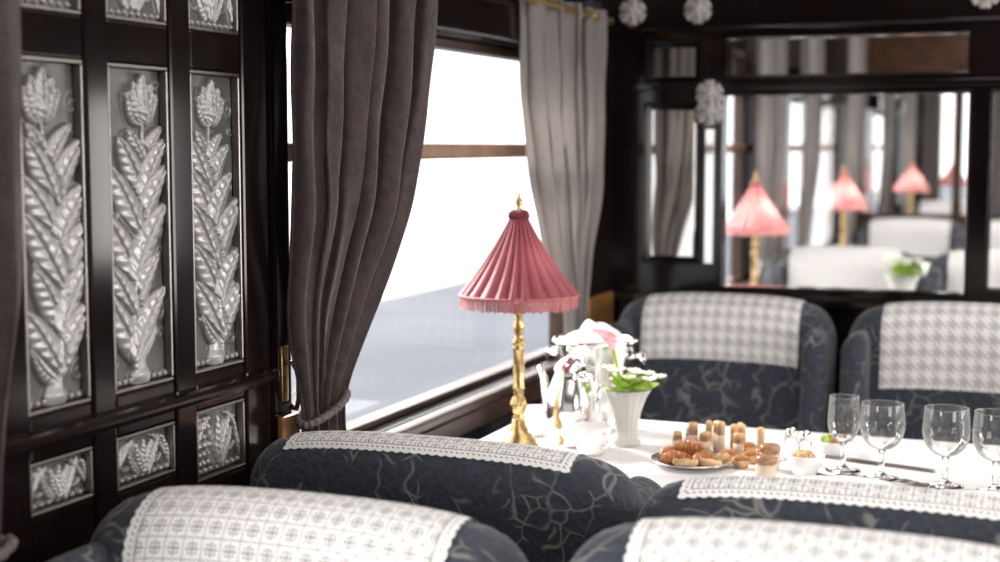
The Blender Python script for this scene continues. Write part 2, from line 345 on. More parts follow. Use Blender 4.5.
# ---------------------------------------------------------------- relief glass panels (generic botanical ornament)
def relief_mesh(w,h,kind,nx,nz):
    xs=np.linspace(-w/2,w/2,nx); zs=np.linspace(0,h,nz)
    X,Z=np.meshgrid(xs,zs); s=.412
    x=X/s; z=Z/s
    acc=np.zeros_like(x)
    def put(hh,p=6):
        nonlocal acc
        acc=(acc**p+hh**p)**(1/p)
    def cap(ax,az,bx,bz,ra,rb,k=1.0):
        L2=(bx-ax)**2+(bz-az)**2+1e-9
        t=np.clip(((x-ax)*(bx-ax)+(z-az)*(bz-az))/L2,0,1)
        d=np.hypot(x-ax-t*(bx-ax),z-az-t*(bz-az)); r=ra+(rb-ra)*t
        put(.62*k*r*np.clip(1-(d/r)**2,0,1)**.55*s)
    def ell(cx,cz,rx,rz,ang,k):
        c,sn=math.cos(ang),math.sin(ang); u=(x-cx)*c+(z-cz)*sn; v=-(x-cx)*sn+(z-cz)*c
        d=np.hypot(u/rx,v/rz); put(.7*k*s*np.clip(1-d*d,0,1)**.6)
    def blade(cx,cz,L,W,ang,bend,k,over=False):
        nonlocal acc
        c,sn=math.cos(ang),math.sin(ang); u=((x-cx)*c+(z-cz)*sn)/L; v=(-(x-cx)*sn+(z-cz)*c)-bend*u*u*L
        wd=W*np.sqrt(np.clip(np.sin(np.clip(u,0,1)**.8*pi),0,1))+1e-5
        inside=(u>0)&(u<1)&(np.abs(v)<wd)
        d=np.abs(v)/wd; hh=.7*k*s*np.clip(1-d*d,0,1)**.45*(1-.40*np.exp(-(v/(.09*W))**2))*(1+.06*np.sin(u*45-np.abs(v)/W*5))
        hh=np.where(inside,hh,0)
        if over: acc=np.where(inside,hh*.9+.10*acc,acc)
        else: put(hh)
    def spiral(cx,cz,R,turns,a0,sg,rr,k=1.2):
        n=int(16*turns); P=[]
        for q in range(n+1):
            t=q/n; a=a0+sg*t*turns*2*pi; P.append((cx+R*(1-.85*t)*math.cos(a),cz+R*(1-.85*t)*math.sin(a)))
        for q in range(n): cap(*P[q],*P[q+1],rr*(1-.5*q/n),rr*(1-.5*(q+1)/n),k)
    bgr=.0005*np.sin(z*30+3*np.sin(x*22))
    if kind in(0,1,2):
        sg=[1,-1,1][kind]; ph=[0,.8,1.5][kind]
        st=lambda t:(sg*.034*math.sin(t*5.2+ph),t)
        for q in range(7):
            zc=.08+.13*q; spiral(.115*(-1)**q*sg,zc,.034,1.2,pi/2,(-1)**q,.007,1.1); spiral(-.125*(-1)**q*sg,zc+.06,.022,1.1,0,(-1)**q,.006,1.0)
        rr=random.Random(kind+5)
        lv=[(.66,.17,.038),(.56,.24,.050),(.44,.28,.058),(.31,.30,.062),(.19,.26,.056),(.07,.30,.058)]
        for q,(t,L,W) in enumerate(lv):
            cx,cz=st(t)
            for side in ((1,-1) if (q+kind)%2 else (-1,1)):
                ang=pi/2-side*(.34+.12*rr.random()); blade(cx-side*.012,cz,L*rr.uniform(.85,1.05),W,ang,-side*.22,.040,True)
            sd=(-1)**(q+kind); blade(cx,cz-.01,L*.5,W*.5,pi/2-sd*1.15,sd*.35,.030,True)
        N=24
        for q in range(N):
            t0,t1=.02+.84*q/N,.02+.84*(q+1)/N; cap(*st(t0),*st(t1),.015-.006*t0,.015-.006*t1,2.4)
        cap(0,.03,0,.05,.055,.040,.9)
        cx,cz=st(.84)
        for da in (.95,-.95,.5,-.5,0): blade(cx,cz-.03,.15-.035*abs(da),.036,pi/2+da,-.25*da,.044-.008*abs(da),True)
        ell(cx,cz+.005,.026,.026,0,.05)
        for q in range(10): ell(-.135+.03*q,.012,.013,.013,0,.020); ell(-.135+.03*q,.987,.013,.013,0,.020)
    else:
        H=h/s
        for sd in(-1,1):
            spiral(sd*.085,H*.48,H*.34,1.4,pi/2-sd*.4,sd,.011,1.2)
            blade(sd*.02,H*.1,.12,.016,pi/2-sd*.9,sd*.4,.024)
            blade(sd*.05,H*.92,.10,.014,-pi/2+sd*1.1,-sd*.4,.022)
            blade(sd*.145,H*.08,H*.8,.016,pi/2+sd*.15,sd*.2,.02)
        for da in(-.5,0,.5): blade(0,H*.1,H*.8,.018,pi/2+da,-.2*da,.028)
        nb=9
        for q in range(nb): ell(-.135+.27*q/(nb-1),H*.06,.011,.010,0,.018)
        if kind==4:
            for i in range(4):
                for j in range(6): ell(-.135+.026*i,.04+.03*j,.012,.012,0,.026)
    hh=acc+bgr
    V=[(hh[j,i],X[j,i],Z[j,i]) for j in range(nz) for i in range(nx)]
    F=[(j*nx+i,j*nx+i+1,(j+1)*nx+i+1,(j+1)*nx+i) for j in range(nz-1) for i in range(nx-1)]
    return V,F,hh.ravel()
def rectframe(y0,y1,z0,z1,t,x0,x1,bev=.002):
    mb=MB(); mb.box(x0,x1,y0,y1,z0,z0+t,bev); mb.box(x0,x1,y0,y1,z1-t,z1,bev); mb.box(x0,x1,y0,y0+t,z0+t,z1-t,bev); mb.box(x0,x1,y1-t,y1,z0+t,z1-t,bev); return mb.v,mb.f
for i,(a,b_) in enumerate(PY):
    w=b_-a
    for zi,(z0,z1) in enumerate((zbL[i],(.99,1.402),(1.455,1.56))):
        kind=i if zi==1 else (3 if zi==2 else (4 if i==2 else 3))
        h=z1-z0
        e=empty('relief_panel',(.002,(a+b_)/2,z0))
        V,F,hh=relief_mesh(w-.012,h-.012,kind,130 if zi==1 else 110,360 if zi==1 else 84)
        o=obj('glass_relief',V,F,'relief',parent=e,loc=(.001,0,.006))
        at=o.data.attributes.new('thick','FLOAT','POINT'); at.data.foreach_set('value',np.clip(hh/(.011 if zi==1 else .007),0,1).astype(np.float32))  # relief height, drives the painted recess shade
        V,F=rectframe(-w/2,w/2,0,h,.005,0,.013); obj('panel_frame',V,F,'pewter',parent=e,smooth=False)
        if zi==1: tag(e,'tall frosted silvery glass relief of broad leaves and bloom','wall panel','tall relief panels')
        elif zi==0: tag(e,'small frosted glass relief with scrolling leaf ornament','wall panel','low relief panels')
        else: tag(e,'small frosted glass relief with leaf scrolls above','wall panel','upper relief panels')

# ---------------------------------------------------------------- partition with mirrors & opening
PYy=3.62; TH=.05
holes=[(.091,.229,1.004,1.405),(.091,.229,1.462,1.562),(.291,.88,.947,1.425),(.30,.875,1.476,1.566),
       (.935,1.08,.96,1.425),(1.18,1.74,0,2.05),(1.85,2.44,.947,1.447),(2.5,2.63,1.004,1.405)]
mb=MB(); wallcells(mb,0,XR,0,2.3,holes,lambda m,a,b_,c,d:m.box(a,b_,PYy,PYy+TH,c,d))
struct(obj('wall_partition',mb.v,mb.f,'lacquer',smooth=False))
for (a,b_,c,d) in holes:
    if c==0: continue
    mb=MB(); t=.007; y0,y1=PYy-.008,PYy+.004
    mb.box(a-t,b_+t,y0,y1,c-t,c,.003); mb.box(a-t,b_+t,y0,y1,d,d+t,.003); mb.box(a-t,a,y0,y1,c,d,.003); mb.box(b_,b_+t,y0,y1,c,d,.003)
    tn[0]+=1; struct(obj('trim_%d'%tn[0],mb.v,mb.f,'lacquer',smooth=False))
def bevel_mirror(a,b_,c,d):
    g=.014; y=PYy+.006
    v=[(a,y+.006,c),(b_,y+.006,c),(b_,y+.006,d),(a,y+.006,d),(a+g,y,c+g),(b_-g,y,c+g),(b_-g,y,d-g),(a+g,y,d-g)]
    f=[(0,1,5,4),(1,2,6,5),(2,3,7,6),(3,0,4,7),(4,5,6,7)]
    v+=[(a,y+.012,c),(b_,y+.012,c),(b_,y+.012,d),(a,y+.012,d)]; f+=[(8,11,10,9),(0,8,9,1),(1,9,10,2),(2,10,11,3),(3,11,8,0)]
    o=obj('mirror',v,f,'mirror',smooth=False); tag(o,'slim rectangular mirror with angled edges on dark partition','mirror','partition mirrors')
for q in (0,1,7): bevel_mirror(*holes[q])
for k,q in enumerate((2,3,4,6)):
    a,b_,c,d=holes[q]; mb=MB(); mb.box(a,b_,PYy+.02,PYy+.024,c,d)
    o=obj('window_%d'%(20+k),mb.v,mb.f,'pane',smooth=False); struct(o)  # rear mirror built as clear panes; section behind stands in for its reflection
for k,(a,b_,c,d) in enumerate(EH):
    mb=MB(); mb.box(a,b_,Y1+.03,Y1+.034,c,d); o=obj('window_%d'%(30+k),mb.v,mb.f,'pane',smooth=False); struct(o)
tn[0]+=1; mb=MB(); mb.box(0,1.15,PYy-.03,PYy,1.59,1.60,.004); mb.box(0,1.15,PYy-.025,PYy,.90,.925,.005); mb.box(.0,1.15,PYy-.014,PYy,1.440,1.460,.004)
struct(obj('trim_%d'%tn[0],mb.v,mb.f,'lacquer',smooth=False))
mb=MB(); wallcells(mb,0,XR,0,2.3,[(.03,.50,.93,1.62),(.55,1.05,.93,1.62),(1.18,1.74,0,2.05),(1.85,2.6,.93,1.50)],lambda m,a,b_,c,d:m.box(a,b_,8.2,8.25,c,d))
struct(obj('wall_partition.001',mb.v,mb.f,'wood',smooth=False))
def rosette():
    mb=MB()
    for ring,(n,R,L,zz) in enumerate(((6,.015,.020,0),(5,.008,.012,.008))):
        for k in range(n):
            a=2*pi*k/n+ring*.4; v,f=rbox(L*.55,.006,L,.006,5)
            v=[(x*(1+.4*(z/L)),y-abs(z)*.15,z) for x,y,z in v]
            mb.add(v,f,Matrix.Rotation(a,4,'Y')@Matrix.Translation((0,-zz-.006,R)))
    v,f=rbox(.008,.008,.008,.008,4); mb.add(v,f,Matrix.Translation((0,-.016,0)))
    return mb
rb=rosette(); r0=None
for (x,z) in ((.055,1.64),(.225,1.64),(.258,1.43),(.258,1.385),(.91,1.655)):
    if r0 is None:
        r0=obj('flower_rosette',rb.v,rb.f,'rosette',loc=(x,PYy-.004,z)); o=r0
    else: o=dup(r0,loc=(x,PYy-.004,z))
    tag(o,'frosted white glass flower rosette on dark lacquered partition','ornament','frosted flower rosettes')
mb=MB(); mb.box(.245,.272,PYy-.006,PYy,1.0,1.345,.003); o=obj('mirror_strip',mb.v,mb.f,'mirror',smooth=False); tag(o,'slim vertical mirror strip on dark partition post','mirror')

# ---------------------------------------------------------------- curtains
def curtain(name,xb,prof,nf,mat,label,tie=None,seed=0,nu=300,nv=120,axis='y',yb=0,inset=.027):
    prof=sorted(prof); zs=[p[0] for p in prof]
    yl=[p[1] for p in prof]; yr=[p[2] for p in prof]; am=[p[3] for p in prof]
    zz=np.linspace(zs[0],zs[-1],nv); R=random.Random(seed)
    def sm(v):
        q=np.interp(zz,zs,v); k=np.ones(9)/9; e=np.pad(q,4,mode='edge'); return np.convolve(e,k,'valid')
    YL,YR,AM=sm(yl),sm(yr),sm(am)
    XB=sm([xb-inset if z<1.06 else xb for z in zs])
    n2=2*nf; wd=[R.uniform(.45,1.8) for _ in range(n2)]; cum=np.concatenate([[0],np.cumsum(wd)])/sum(wd)
    hts=[(1 if k%2 else -1)*R.uniform(.35,1.0) for k in range(n2+1)]
    wd2=[R.uniform(.45,1.7) for _ in range(n2)]; cum2=np.concatenate([[0],np.cumsum(wd2)])/sum(wd2)
    hts2=[(1 if k%2 else -1)*R.uniform(.3,1.0) for k in range(n2+1)]
    us=np.linspace(0,1,nu)
    def wave(cum,h):
        out=np.zeros(nu)
        for i,u in enumerate(us):
            k=min(n2-1,max(0,int(np.searchsorted(cum,u,side='right'))-1)); t=(u-cum[k])/(cum[k+1]-cum[k]); t=t*t*(3-2*t)
            out[i]=h[k]+(h[k+1]-h[k])*t
        return out
    W1=wave(cum,hts); W2=wave(cum2,hts2)
    fine=np.array([.14*math.sin(2*pi*nf*2.7*u+seed) for u in us])
    V=[];F=[]
    for j in range(nv):
        z=zz[j]; a,b_,A=YL[j],YR[j],AM[j]; q=(zs[-1]-z)/(zs[-1]-zs[0]); q=q*q*(3-2*q)
        for i in range(nu):
            u=us[i]; x=XB[j]+A*(W1[i]*(1-q)+W2[i]*q+fine[i]*(.5+q)+.10*math.sin(z*21+u*17+seed)*math.sin(z*9+u*31))
            y=a+(b_-a)*u+(b_-a)/nf*.10*math.sin(4*pi*nf*u+seed)
            V.append((x,y,z) if axis=='y' else (y,yb-x,z))
    for j in range(nv-1):
        for i in range(nu-1): F.append((j*nu+i,j*nu+i+1,(j+1)*nu+i+1,(j+1)*nu+i))
    o=obj(name,V,F,mat); tag(o,label,'curtain')
    md=o.modifiers.new('thick','SOLIDIFY'); md.thickness=.003
    if tie:
        z,cy,ry,rx=tie; xt=xb-inset; n=120
        pts=[(xt+rx*math.cos(t),cy+ry*math.sin(t),z+.016*math.sin(t)) for t in np.linspace(0,2*pi,n+1)]
        v,f=tube(pts,[.0062*(1+.18*math.sin(k*1.3)) for k in range(n+1)],12,False)
        obj('tieback',v,f,'cord',parent=o)
    return o
curtain('curtain',.085,[(1.62,1.828,2.318,.030),(1.45,1.828,2.288,.030),(1.37,1.828,2.262,.030),(1.2,1.832,2.200,.028),(1.05,1.850,2.125,.021),(.98,1.868,2.06,.016),(.92,1.888,2.005,.012),(.88,1.892,1.997,.012),(.78,1.87,2.02,.014),(.70,1.86,2.04,.015)],6,'curtain_dark','heavy dark brown velvet window curtain gathered by a cord',tie=(.90,1.946,.064,.022),seed=14)
curtain('curtain',.055,[(1.62,2.83,3.36,.026),(1.4,2.85,3.36,.026),(1.2,2.92,3.36,.024),(1.05,3.05,3.34,.02),(.93,3.17,3.30,.014),(.86,3.18,3.29,.012),(.70,3.15,3.31,.014)],5,'curtain_lit_tint','window curtain tied back, its backlight painted in as pale grey',seed=19,inset=.02)
curtain('curtain',.09,[(1.62,.78,1.248,.022),(1.4,.79,1.246,.022),(1.15,.85,1.243,.020),(1.0,.92,1.240,.016),(.92,.98,1.228,.013),(.88,1.0,1.222,.012),(.70,.98,1.225,.013)],5,'curtain_dark','dark brown velvet curtain beside carved wall panels',tie=(.86,1.11,.12,.026),seed=2)
for k,(a,b_) in enumerate(WINS[2:]):
    curtain('curtain',.085,[(2.0,a-.16,a+.30,.024),(1.2,a-.16,a+.24,.022),(.95,a-.08,a+.08,.013),(.70,a-.1,a+.10,.014)],5,'curtain_far','grey tied-back curtain beyond the partition',seed=k,nu=120,nv=40)
    curtain('curtain',.085,[(2.0,b_-.36,b_+.16,.024),(1.2,b_-.28,b_+.16,.022),(.95,b_-.08,b_+.08,.013),(.70,b_-.10,b_+.1,.014)],5,'curtain_far','grey tied-back curtain beyond the partition',seed=k+20,nu=120,nv=40)
for x0,x1 in((.02,.16),(.38,.70),(1.02,1.2)):
    curtain('curtain',.06,[(1.8,x0,x1,.02),(1.2,x0,x1,.02),(.75,x0,x1,.018)],4,'curtain_far','grey straight curtain at end wall window',seed=int(x0*50),nu=90,nv=20,axis='x',yb=Y1)
for wi,(a,b_) in enumerate(WINS):
    zr=1.602 if wi<2 else 1.98; xr_=.055 if wi==1 else .085
    v,f=tube([(.085,a-.16,zr),(xr_,b_+.06,zr)],.009,12)
    mb=MB(); mb.add(v,f)
    for yy in (a-.13,(a+b_)/2,b_-.1):
        v,f=tube([(0,yy,zr),(.07,yy,zr)],.006,8); mb.add(v,f)
    o=obj('curtain_rod',mb.v,mb.f,'dullbrass'); tag(o,'slim brass curtain rod above the window','curtain rod','brass curtain rods')
v,f=tube([(.018,1.895,.975),(.034,1.895,.975),(.044,1.895,.96),(.044,1.895,.92),(.038,1.898,.905),(.028,1.90,.908)],[.004,.004,.004,.004,.004,.006],10)
mb=MB(); mb.add(v,f); mb.box(.016,.022,1.885,1.905,.915,1.0,.002)
o=obj('curtain_hook',mb.v,mb.f,'brass'); tag(o,'small polished brass curtain hook on dark pilaster','hook')

# ---------------------------------------------------------------- chairs
HW=.280; T=.910; TK=.062
def FB(x,y,z):
    k=(x/HW)**2
    wz=max(0,min(1,(z-.55)/.3))
    return (x,y-.010*k+(z-T)*.12,z-.024*k*k*wz-.008*k*wz)
def make_chair():
    e=empty('dining_chair',(0,0,0))
    v,f=rbox(HW,TK,.275,TK,22,FB,(0,0,T-.275)); obj('backrest',v,f,'fabric',parent=e)
    for s in(-1,1):
        v,f=rbox(.030,.085,.210,.028,12,lambda x,y,z:FB(x,y,z),(s*(HW-.032),-.060,T-.040-.210))
        obj('wing',v,f,'fabric',parent=e)
        v,f=rbox(.034,.12,.035,.03,10,None,(s*(HW-.036),-.205,.595)); obj('armrest',v,f,'fabric',parent=e)
        v,f=rbox(.026,.11,.10,.02,8,None,(s*(HW-.036),-.205,.48)); obj('arm_panel',v,f,'fabric',parent=e)
    v,f=rbox(.225,.25,.075,.05,14,lambda x,y,z:(x,y,z+.02*(1-(x/.225)**2)*(1 if z>.36 else 0)),(0,-.34,.385)); obj('seat',v,f,'fabric',parent=e)
    mb=MB(); mb.box(-.24,.24,-.56,-.02,.24,.315,.01); obj('seat_frame',mb.v,mb.f,'legwood',parent=e,smooth=False)
    for sx in(-1,1):
        for y in(-.53,-.05):
            v,f=lathe([(0,0),(.013,0),(.015,.02),(.018,.1),(.024,.2),(.026,.25),(0,.25)],12); obj('leg',v,f,'legwood',parent=e,loc=(sx*.215,y,0))
    return e
def make_lace(front,backfrac,mat,hw=.195,xo=0,sc=.0045,o_=.003):
    R=TK+o_; arc=pi*R; send=arc*backfrac; nx=261; ns=150
    V=[];F=[];UV=[];ED=[]
    for j in range(ns):
        for i in range(nx):
            u=i/(nx-1)*2-1
            s0=-sc*abs(math.sin(pi*u*hw/.0125)); s1=-s0
            a0=-front+s0; a1=send+s1
            s=a0+(a1-a0)*j/(ns-1)
            x=u*(hw+sc*.7*abs(math.sin(pi*s/.0125)))+xo
            if s<0: y,z=-R,(T-TK)+s
            elif s<arc: t=s/R; y,z=-R*math.cos(t),(T-TK)+R*math.sin(t)
            else: y,z=R,(T-TK)-(s-arc)
            V.append(FB(x,y,z)); UV.append((x,s)); ED.append(max(0,min(hw-abs(x-xo),s+front,send-s))+.002)
    for j in range(ns-1):
        for i in range(nx-1): F.append((j*nx+i,j*nx+i+1,(j+1)*nx+i+1,(j+1)*nx+i))
    o=obj('antimacassar',V,F,mat,uvs=UV)
    at=o.data.attributes.new('edged','FLOAT','POINT'); at.data.foreach_set('value',np.array(ED,dtype=np.float32))
    return o
ch=make_chair(); LF={'s':make_lace(.078,1.0,'lace_check',.198,0,.002),'c':make_lace(.115,1.0,'lace_check',.195,0,.002),'b':make_lace(.115,.72,'lace',.20,.006,.0028,.002),'g':make_lace(.115,.72,'lace',.20,.012,.0028,.002),'f':make_lace(.115,1.0,'lace')}
XA,XB=.342,.908
places=[(.350,3.42,0,.945,1.038,'s'),(.912,3.42,0,.965,1.038,'c'),(.327,1.765,pi,1.04,.996,'b'),(.912,1.69,pi,1.03,.998,'g'),(.335,1.40,0,.985,1,'f'),(.912,1.42,0,1,1.014,'f'),
        (XA,5.45,0,1,1.02,'f'),(XB,5.45,0,1,1.02,'f'),(XA,7.7,0,1,1.02,'f'),(XB,7.7,0,1,1.02,'f'),(XA,10.3,0,1,1.02,'f'),(XB,10.3,0,1,1.02,'f')]
used=set()
for i,(x,y,r,sx,sz,kd) in enumerate(places):
    base=LF[kd]
    c=ch if i==0 else dup(ch)
    l=base if kd not in used else dup(base)
    used.add(kd)
    for q in(c,l): q.location=(x,y,0); q.rotation_euler=(0,0,r); q.scale=(sx,1,sz)
    tag(c,'dark navy upholstered dining chair with pale branching vein pattern','chair','upholstered dining chairs')
    tag(l,'pale grey check-woven headrest cover draped over chair back' if kd in 'cs' else 'white openwork lace headrest cover draped over chair back','headrest cover','headrest covers')

# ---------------------------------------------------------------- tables & cloths
def make_table():
    e=empty('dining_table',(0,0,0))
    mb=MB(); mb.box(-.54,.54,-.325,.325,.715,.744,.006); obj('table_top',mb.v,mb.f,'legwood',parent=e,smooth=False)
    for s in(-1,1):
        v,f=lathe([(0,0),(.12,0),(.12,.02),(.05,.05),(.03,.12),(.03,.6),(.05,.68),(.08,.715),(0,.715)],24); obj('pedestal',v,f,'legwood',parent=e,loc=(s*.33,0,0))
    return e
def make_cloth():
    hx,hy=.548,.333; N=240; V=[];F=[]
    def rect(a,ex):
        c,s=math.cos(a),math.sin(a); n=14
        r=(abs(c/(hx+ex))**n+abs(s/(hy+ex))**n)**(-1/n); return r*c,r*s
    rings=[(-.25,.7495),(-.12,.7505),(-.03,.7505),(-.006,.750),(.001,.747),(.004,.738)]
    for k in range(1,9): rings.append((.004+.0015*k,.738-.016*k))
    for ri,(ex,z) in enumerate(rings):
        for i in range(N):
            a=2*pi*i/N; w=0
            if ri>5: w=(ri-5)/8*.006*(math.sin(a*22)+.6*math.sin(a*37+1))
            x,y=rect(a,ex+w if ri>5 else ex); V.append((x,y,z))
    for r in range(len(rings)-1):
        for i in range(N): F.append((r*N+i,(r+1)*N+i,(r+1)*N+(i+1)%N,r*N+(i+1)%N))
    F.append(tuple(range(N)))
    return obj('tablecloth',V,F,'cloth',recalc=True)
tb=make_table(); cl=make_cloth()
TY=[2.46,4.72,6.70,9.5,11.05]
for k,y in enumerate(TY):
    t,c=(tb,cl) if k==0 else (dup(tb),dup(cl))
    t.location=(.64,y,0); c.location=(.64,y,0)
    tag(t,'dark wooden pedestal dining table under white cloth','table','dining tables'); tag(c,'crisp white linen tablecloth on dining table','tablecloth','white tablecloths')
TZ=.7508
# ---------------------------------------------------------------- lamp
def make_lamp(shade='shade'):
    e=empty('table_lamp',(0,0,0))
    v,f=lathe([(0,0),(.039,0),(.040,.004),(.037,.007),(.036,.012),(.032,.015),(.031,.021),(.026,.024),(.024,.031),(.018,.034),(.017,.042),(.013,.047),(.012,.056),(.009,.060),(0,.060)],48,lambda a,i,z:1+(.03*math.cos(16*a) if .009<z<.022 else 0)); obj('lamp_base',v,f,'brass',parent=e)
    cp_=[(.009,.058),(.013,.062),(.0085,.066),(.011,.071),(.0145,.082),(.0145,.088),(.011,.097),(.0075,.103),(.0105,.106),(.0075,.110),(.0115,.114),(.0092,.118),(.0098,.15),(.0092,.185),(.0115,.188),(.0075,.192),(.0125,.196),(.0125,.2),(.0075,.206),(.0085,.214),(.0108,.224),(.0108,.229),(.006,.24),(.0085,.244),(.006,.248),(.011,.252),(.011,.262),(.004,.268),(.004,.43),(0,.43)]
    v,f=lathe(cp_,36,lambda a,i,z:1+(.11*math.cos(9*a+z*60) if .116<z<.187 else .06*math.cos(9*a) if .07<z<.1 else 0)); obj('column',v,f,'brass',parent=e)
    seg=480; rows=[]
    n=30; HZ=.144
    for k in range(n):
        t=k/(n-1); r=.012+.091*(.70*t+.30*t**2.2); z=.428-HZ*t
        rows.append((r,z))
    def mod(a,i,z):
        t=i/(n-1)
        p=abs(math.cos(12*a+.5*math.sin(5*a)+.25*math.sin(t*5+3*a))); big=.5+.5*math.cos(6*a)
        return 1+(.27-.13*t)*(p**.6-.55)*(.85+.2*math.sin(4*a))+.02*big*t
    v,f=lathe(rows,seg,mod)
    obj('lamp_shade',v,f,shade,parent=e)
    v,f=lathe([(.011,.436),(.016,.432),(.018,.424),(.014,.416)],120,lambda a,i,z:1+.12*math.cos(20*a)); obj('collar',v,f,shade,parent=e)
    mb=MB(); N=240; RB=.105; zb_=.428-HZ
    for k in range(N):
        a=2*pi*k/N; r=RB*(1+.02*(.5+.5*math.cos(6*a))) ; zt=zb_; L=.020+.004*random.random(); da=.45*2*pi/N
        r2=r+.002*random.uniform(-1,1)
        pa=[(r*math.cos(a-da),r*math.sin(a-da),zt),(r*math.cos(a+da),r*math.sin(a+da),zt),(r2*math.cos(a+da),r2*math.sin(a+da),zt-L),(r2*math.cos(a-da),r2*math.sin(a-da),zt-L)]
        mb.add(pa,[(0,1,2,3)])
    pts=[((RB+.0005)*(1+.02*(.5+.5*math.cos(6*a)))*math.cos(a),(RB+.0005)*(1+.02*(.5+.5*math.cos(6*a)))*math.sin(a),zb_) for a in np.linspace(0,2*pi,145)]
    v,f=tube(pts,.0030,6,False); mb.add(v,f)
    obj('fringe',mb.v,mb.f,'fringe' if shade=='shade' else shade,parent=e)
    v,f=lathe([(0,.430),(.006,.431),(.007,.436),(.004,.44),(.007,.447),(.007,.452),(.003,.458),(.002,.466),(0,.468)],20); obj('finial',v,f,'brass',parent=e)
    return e
LP=[(.200,2.415),(.150,4.72),(.145,6.70),(.16,9.5),(.30,11.0)]
lp=make_lamp(); lp.location=(*LP[0],TZ); tag(lp,'brass table lamp with fringed pleated rose-red silk shade','lamp','rose-shaded table lamps')
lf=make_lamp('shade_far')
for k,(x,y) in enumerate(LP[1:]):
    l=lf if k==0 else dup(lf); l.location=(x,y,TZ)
    tag(l,'brass table lamp with pleated rose shade, haze and glow painted in','lamp','rose-shaded table lamps')
for k,(x,y) in enumerate(LP):
    L=bpy.data.lights.new('bulb','POINT'); L.energy=.18 if k==0 else .9; L.color=(1,.9,.82); L.shadow_soft_size=.02
    o=bpy.data.objects.new('bulb_light',L); COL.objects.link(o); o.location=(x+.02,y-.0,TZ+.33)

# ---------------------------------------------------------------- crockery & food
def make_vase():
    e=empty('flower_vase',(0,0,0))
    v,f=lathe([(0,0),(.021,0),(.023,.004),(.018,.014),(.018,.03),(.023,.06),(.032,.088),(.040,.102),(.038,.102),(.030,.087),(.021,.06),(.016,.03),(0,.018)],64,lambda a,i,z:1+.04*math.cos(16*a)); obj('vase',v,f,'vaseglass',parent=e)
    mb=MB(); wb=MB()
    for k in range(56):
        a=random.uniform(0,2*pi); L=random.uniform(.025,.052); el=random.uniform(.6,1.5)
        d=Vector((math.cos(a)*math.cos(el),math.sin(a)*math.cos(el),math.sin(el))); b0=Vector((d.x*.02,d.y*.02,.088+.010*random.random()))
        side=d.cross(Vector((0,0,1))).normalized(); tw=random.uniform(-.6,.6); side=(Matrix.Rotation(tw,3,d)@side); vs=[];fs=[]
        for q in range(7):
            t=q/6; c=b0+d*L*t+Vector((0,0,-.010*t*t)); w=.0115*math.sin(pi*min(1,t*.93+.06))
            vs+=[tuple(c-side*w+Vector((0,0,.003))),tuple(c),tuple(c+side*w+Vector((0,0,.003)))]
        for q in range(6): fs+=[(q*3,q*3+1,q*3+4,q*3+3),(q*3+1,q*3+2,q*3+5,q*3+4)]
        mb.add(vs,fs)
        if k%6==0:
            c=b0+d*L*1.0+Vector((0,0,.005))
            for p in range(6):
                pa=2*pi*p/6; v,f=rbox(.0038,.006,.002,.002,3)
                wb.add(v,f,Matrix.Translation(c)@Matrix.Rotation(pa,4,'Z')@Matrix.Translation((0,.006,0))@Matrix.Rotation(.4,4,'X'))
    obj('leaves',mb.v,mb.f,'green',parent=e); obj('blossoms',wb.v,wb.f,'petal',parent=e)
    return e
def lily(e):
    mb=MB(); pts=[(0,-.01,.03),(-.004,-.018,.10),(-.010,-.028,.15),(-.015,-.036,.182)]
    v,f=tube(pts,.0032,8); mb.add(v,f); obj('stem',mb.v,mb.f,'green',parent=e)
    V=[];F=[];nu=40;nt=18
    for j in range(nt):
        t=j/(nt-1)
        for i in range(nu):
            a=2*pi*i/nu; lip=max(0,math.cos(a))
            r=.0042+.017*t**1.6*(1+.30*lip); z=.178+t*.030+.013*t*t*math.cos(a)-.008*t**6*lip
            V.append((-.015-.006*t-r*math.cos(a),-.036-.008*t+r*math.sin(a),z))
    for j in range(nt-1):
        for i in range(nu): F.append((j*nu+i,j*nu+(i+1)%nu,(j+1)*nu+(i+1)%nu,(j+1)*nu+i))
    obj('calla_lily',V,F,'pink',parent=e)
    v,f=tube([(-.016,-.038,.186),(-.020,-.041,.207)],[.0022,.0016],8); obj('spadix',v,f,'pale_pastry',parent=e)
vs=make_vase(); vs.location=(.366,2.54,TZ); vs.scale=(1.1,1.1,1.02); tag(vs,'flared frosted white vase with pink calla lily and leaves','vase with flowers')
v2=dup(vs,(.634,4.60,TZ)); v2.scale=(1.3,1.3,1.5); tag(v2,'white vase with green leafy flowers on a farther table','vase with flowers')
lily(vs)
def coffee_pot(loc,rz):
    e=empty('coffee_pot',loc,rz)
    v,f=lathe([(0,0),(.034,0),(.036,.004),(.030,.012),(.040,.03),(.046,.06),(.044,.09),(.034,.12),(.028,.135),(.030,.14),(0,.14)],48,lambda a,i,z:1+.012*math.cos(12*a)); obj('body',v,f,'silver',parent=e)
    v,f=lathe([(.031,.14),(.028,.148),(.018,.158),(.006,.163),(.004,.168),(.008,.174),(.007,.18),(0,.183)],32); obj('lid',v,f,'silver',parent=e)
    v,f=tube([(.038,0,.04),(.062,0,.055),(.072,0,.085),(.078,0,.115),(.090,0,.135)],[.014,.012,.009,.007,.006],12); obj('spout',v,f,'silver',parent=e)
    v,f=tube([(-.032,0,.13),(-.06,0,.135),(-.078,0,.11),(-.075,0,.07),(-.045,0,.045)],.005,10); obj('handle',v,f,'silver',parent=e)
    return e
cp=coffee_pot((.268,2.505,TZ),2.6); tag(cp,'polished silver coffee pot with curved spout on tablecloth','coffee pot')
e=empty('ice_bucket',(.262,2.67,TZ))
